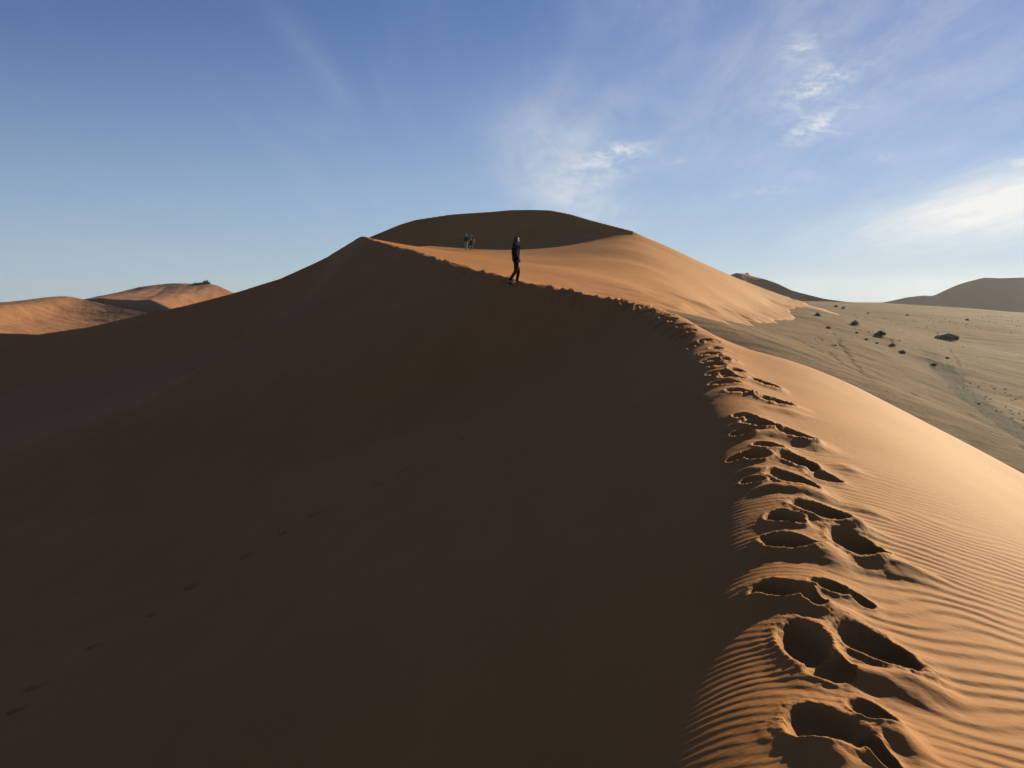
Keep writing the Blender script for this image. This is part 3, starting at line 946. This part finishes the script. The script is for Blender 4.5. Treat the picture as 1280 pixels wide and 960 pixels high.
# the woman on the crest, walking to the right, seen from her right side
c = at(645, 351, 32.4)
fx, fy = c[0], c[1]
stride = dict(knee_l=(-.085, .13, .52), ankle_l=(-.075, .05, .09), toe_l=(-.085, .20, .03), knee_r=(.085, -.04, .50), ankle_r=(.07, -.30, .12), toe_r=(.075, -.16, .03),
              elbow_l=(-.25, -.04, 1.12), wrist_l=(-.205, .06, .94), hand_l=(.6, .35, -.6), elbow_r=(.25, -.10, 1.12), wrist_r=(.205, .05, .94), hand_r=(-.6, .35, -.6), head_yaw=R_(10))
wz = min(on_dune(fx, fy), on_dune(fx + .2, fy), on_dune(fx - .25, fy))
woman = build_person('person in a black hooded jacket, dark leggings and sunglasses standing mid-step on the trodden crest', (fx, fy, wz - .0), R_(-72), stride,
                     dict(top=M_BLACK, legs=M_PANTS, long=True, loose=1.0, sleeve=1, hair=M_HAIR, long_hair=True, glasses=True))
# hood lying on her shoulders and a zip line
skin('hood', [Vector((-.10, -.03, 1.47)), Vector((-.06, -.10, 1.47)), Vector((.06, -.10, 1.47)), Vector((.10, -.03, 1.47))], [(0, 1), (1, 2), (2, 3)], [.04, .055, .055, .04], M_BLACK, woman)
skin('zip', [Vector((.0, .115, 1.42)), Vector((0, .158, 1.25)), Vector((0, .158, 1.05)), Vector((0, .168, .88))], [(0, 1), (1, 2), (2, 3)], [.009] * 4, cloth_mat('grey_zip', (.35, .34, .33), .4), woman)

walk1 = dict(knee_l=(-.09, .10, .50), ankle_l=(-.10, .10, .09), toe_l=(-.11, .24, .03), knee_r=(.10, .02, .50), ankle_r=(.11, -.14, .10), toe_r=(.12, 0, .03),
             elbow_l=(-.26, -.02, 1.12), wrist_l=(-.24, .10, .90), hand_l=(.1, .3, -1), elbow_r=(.26, -.05, 1.12), wrist_r=(.24, .06, .90), hand_r=(-.1, .3, -1))
walk2 = dict(knee_l=(-.09, .02, .50), ankle_l=(-.08, -.12, .10), toe_l=(-.09, .02, .03), knee_r=(.09, .12, .51), ankle_r=(.08, .12, .09), toe_r=(.08, .26, .03),
             elbow_l=(-.30, .02, 1.13), wrist_l=(-.36, .12, .92), hand_l=(-.1, .3, -1), elbow_r=(.25, -.04, 1.12), wrist_r=(.22, .08, .90), hand_r=(0, .3, -1))
WG = 'walkers far off at the foot of the shaded ridge'
c = ground_hit(583, 312.5)
p1 = build_person('left of the two far walkers, in a dark jacket and pale tan trousers', (c[0], c[1], on_dune(c[0], c[1])), R_(165), walk1,
                  dict(top=M_NAVY, legs=M_TAN, long=True, loose=1.15, sleeve=1, hair=M_DKHAIR, cap=M_CAP), WG)
c = ground_hit(589.3, 313)
p2 = build_person('right of the two far walkers, in brown shorts with a pale bag on the chest', (c[0], c[1], on_dune(c[0], c[1])), R_(170), walk2,
                  dict(top=M_BLACK, legs=M_SHORT, long=False, sleeve=.5, loose=1, hair=M_DKHAIR), WG)
ell('chest_bag', Vector((-.02, .16, 1.2)), (.10, .055, .17), M_WHITE, p2)

# ------------------------------------------------------------------ haze
if True:
    bm = bmesh.new(); bmesh.ops.create_cube(bm, size=1)
    lo, hi = Vector((-1500, -400, -16)), Vector((1500, 1500, 34))
    for v in bm.verts:
        v.co = Vector([lo[i] if v.co[i] < 0 else hi[i] for i in range(3)])
    mh = bpy.data.materials.new('haze'); mh.use_nodes = True
    nt = mh.node_tree; nt.nodes.remove(nt.nodes['Principled BSDF'])
    pv = nt.nodes.new('ShaderNodeVolumePrincipled')
    pv.inputs['Color'].default_value = (.95, .90, .97, 1)
    pv.inputs['Density'].default_value = .00007
    pv.inputs['Anisotropy'].default_value = .55
    nt.links.new(pv.outputs[0], nt.nodes['Material Output'].inputs['Volume'])
    hz = link('haze', bm, mh); hz['kind'] = 'stuff'

# ------------------------------------------------------------------ light, sky, camera
sl_ = bpy.data.lights.new('sun', 'SUN'); sl_.energy = 5.0; sl_.angle = R_(.5); sl_.color = (1, .90, .60)
so = bpy.data.objects.new('sun', sl_); COL.objects.link(so)
so.rotation_euler = (-SUN).to_track_quat('-Z', 'Y').to_euler()

w = bpy.data.worlds.new('World'); sc.world = w; w.use_nodes = True
nt = w.node_tree; n = N(nt)
bg = nt.nodes['Background']
sky = n.node('ShaderNodeTexSky', sky_type='NISHITA', sun_disc=False)
sky.sun_elevation = SUN_EL; sky.sun_rotation = SUN_AZ
sky.altitude = 600; sky.air_density = 1.0; sky.dust_density = 0; sky.ozone_density = 3.0
dirv = n.node('ShaderNodeTexCoord').outputs['Generated']
gm = n.node('ShaderNodeGamma'); gm.inputs[1].default_value = .80; n.put(gm.inputs[0], sky.outputs[0])
skyc = n.vmath('MULTIPLY', gm.outputs[0], (.82, .93, 1.32))
CLOUD = True
if CLOUD:
    sep = n.node('ShaderNodeSeparateXYZ'); n.put(sep.inputs[0], dirv)
    zc = n.math('MAXIMUM', sep.outputs[2], .02)
    inv = n.math('DIVIDE', 1.0, n.math('ADD', zc, .12))
    comb = n.node('ShaderNodeCombineXYZ')
    n.put(comb.inputs[0], n.math('MULTIPLY', sep.outputs[0], inv)); n.put(comb.inputs[1], n.math('MULTIPLY', sep.outputs[1], inv))
    cv = comb.outputs[0]

    def blob(px, py, rx, rot=0, ry=None):
        """soft patch of sky around the direction where a cloud hangs"""
        d = Vector(ray(px, py)).normalized()
        right = Vector((d.y, -d.x, 0)).normalized(); upv = right.cross(d)
        a = right * math.cos(rot) + upv * math.sin(rot); b = -right * math.sin(rot) + upv * math.cos(rot)
        ry = ry or rx
        ua = n.math('DIVIDE', n.vmath('DOT_PRODUCT', dirv, tuple(a)), rx / FPX)
        ub = n.math('DIVIDE', n.vmath('DOT_PRODUCT', dirv, tuple(b)), ry / FPX)
        q = n.math('ADD', n.math('MULTIPLY', ua, ua), n.math('MULTIPLY', ub, ub))
        front = n.ramp(n.vmath('DOT_PRODUCT', dirv, tuple(d)), .3, .6)
        return n.math('MULTIPLY', n.math('POWER', 2.718, n.math('MULTIPLY', q, -1)), front)

    wispy = n.noise(n.map(cv, (1, .32, 1), (0, 0, R_(-38))), 5.5, 9, .66, .3)
    puffy = n.noise(n.map(dirv, (1, 1, 2.2)), 30, 9, .68, .3)
    streak = n.noise(n.map(cv, (2.4, .35, 1), (0, 0, R_(-30))), 1.5, 6, .6, .5)
    total = None

    def add(v):
        global total
        total = v if total is None else n.math('ADD', total, v)
    P_ = n.ramp(puffy, .40, .68)
    W_ = n.ramp(wispy, .30, .78)
    for (px, py, rx, ry, rot, k) in [(1025, 105, 42, 16, .42, .75), (1020, 157, 46, 15, .22, .6), (755, 205, 55, 20, .25, .5), (780, 186, 24, 8, .05, .5), (1003, 58, 26, 13, .3, .45), (970, 235, 45, 12, .25, .25),
                                     (845, 200, 14, 7, 0, .25), (1280, 200, 12, 7, 0, .5), (1100, 196, 14, 7, 0, .2)]:
        add(n.math('MULTIPLY', n.math('MULTIPLY', blob(px, py, rx, rot, ry), P_), k * 1.05))
    for (px, py, rx, ry, rot, k) in [(700, 190, 75, 60, -.6, .5), (720, 250, 80, 30, -.5, .4), (940, 100, 160, 110, .7, .26), (1180, 60, 170, 130, .5, .34), (1190, 268, 120, 26, .19, .75), (1290, 250, 110, 38, .2, 1.0), (780, 60, 220, 90, .8, .15),
                                     (380, 60, 70, 16, -.85, .16), (80, 310, 130, 22, -.1, .12)]:
        add(n.math('MULTIPLY', n.math('MULTIPLY', blob(px, py, rx, rot, ry), n.ramp(W_, 0, 1, .55 if px > 1185 and py > 200 else .35, 1, False)), k * .9))
    wide = n.math('MULTIPLY', n.ramp(streak, .45, .75), .06)
    total = n.math('ADD', total, wide)
    total = n.math('MINIMUM', total, .95)
    glow = n.ramp(n.vmath('DOT_PRODUCT', dirv, tuple(SUN)), .2, 1, 0, 1)
    ccol = n.mix(glow, (5.2, 6.0, 7.0, 1), (9.5, 9.5, 9.3, 1))
    sepz = n.node('ShaderNodeSeparateXYZ'); n.put(sepz.inputs[0], dirv)
skyc = n.mix(n.ramp(sepz.outputs[2], -.05, .32, .50, 0), skyc, (5.8, 7.5, 8.4, 1))
skyc = n.mix(total, skyc, ccol)
n.put(bg.inputs['Color'], skyc)
bg.inputs['Strength'].default_value = .05

cam = bpy.data.cameras.new('camera'); co_ = bpy.data.objects.new('camera', cam); COL.objects.link(co_)
cam.sensor_width = 36; cam.lens = 18 / math.tan(R_(30)); cam.clip_start = .05; cam.clip_end = 20000
co_.location = (0, 0, EYE); co_.rotation_euler = (R_(90) - PITCH, 0, 0)
sc.camera = co_
sc.view_settings.view_transform = 'Standard'; sc.view_settings.look = 'None'
sc.view_settings.exposure = 0.86; sc.view_settings.gamma = 1
sc.view_settings.use_curve_mapping = False
sc.cycles.max_bounces = 4; sc.cycles.diffuse_bounces = 0; sc.cycles.volume_bounces = 0
sc.cycles.use_denoising = True
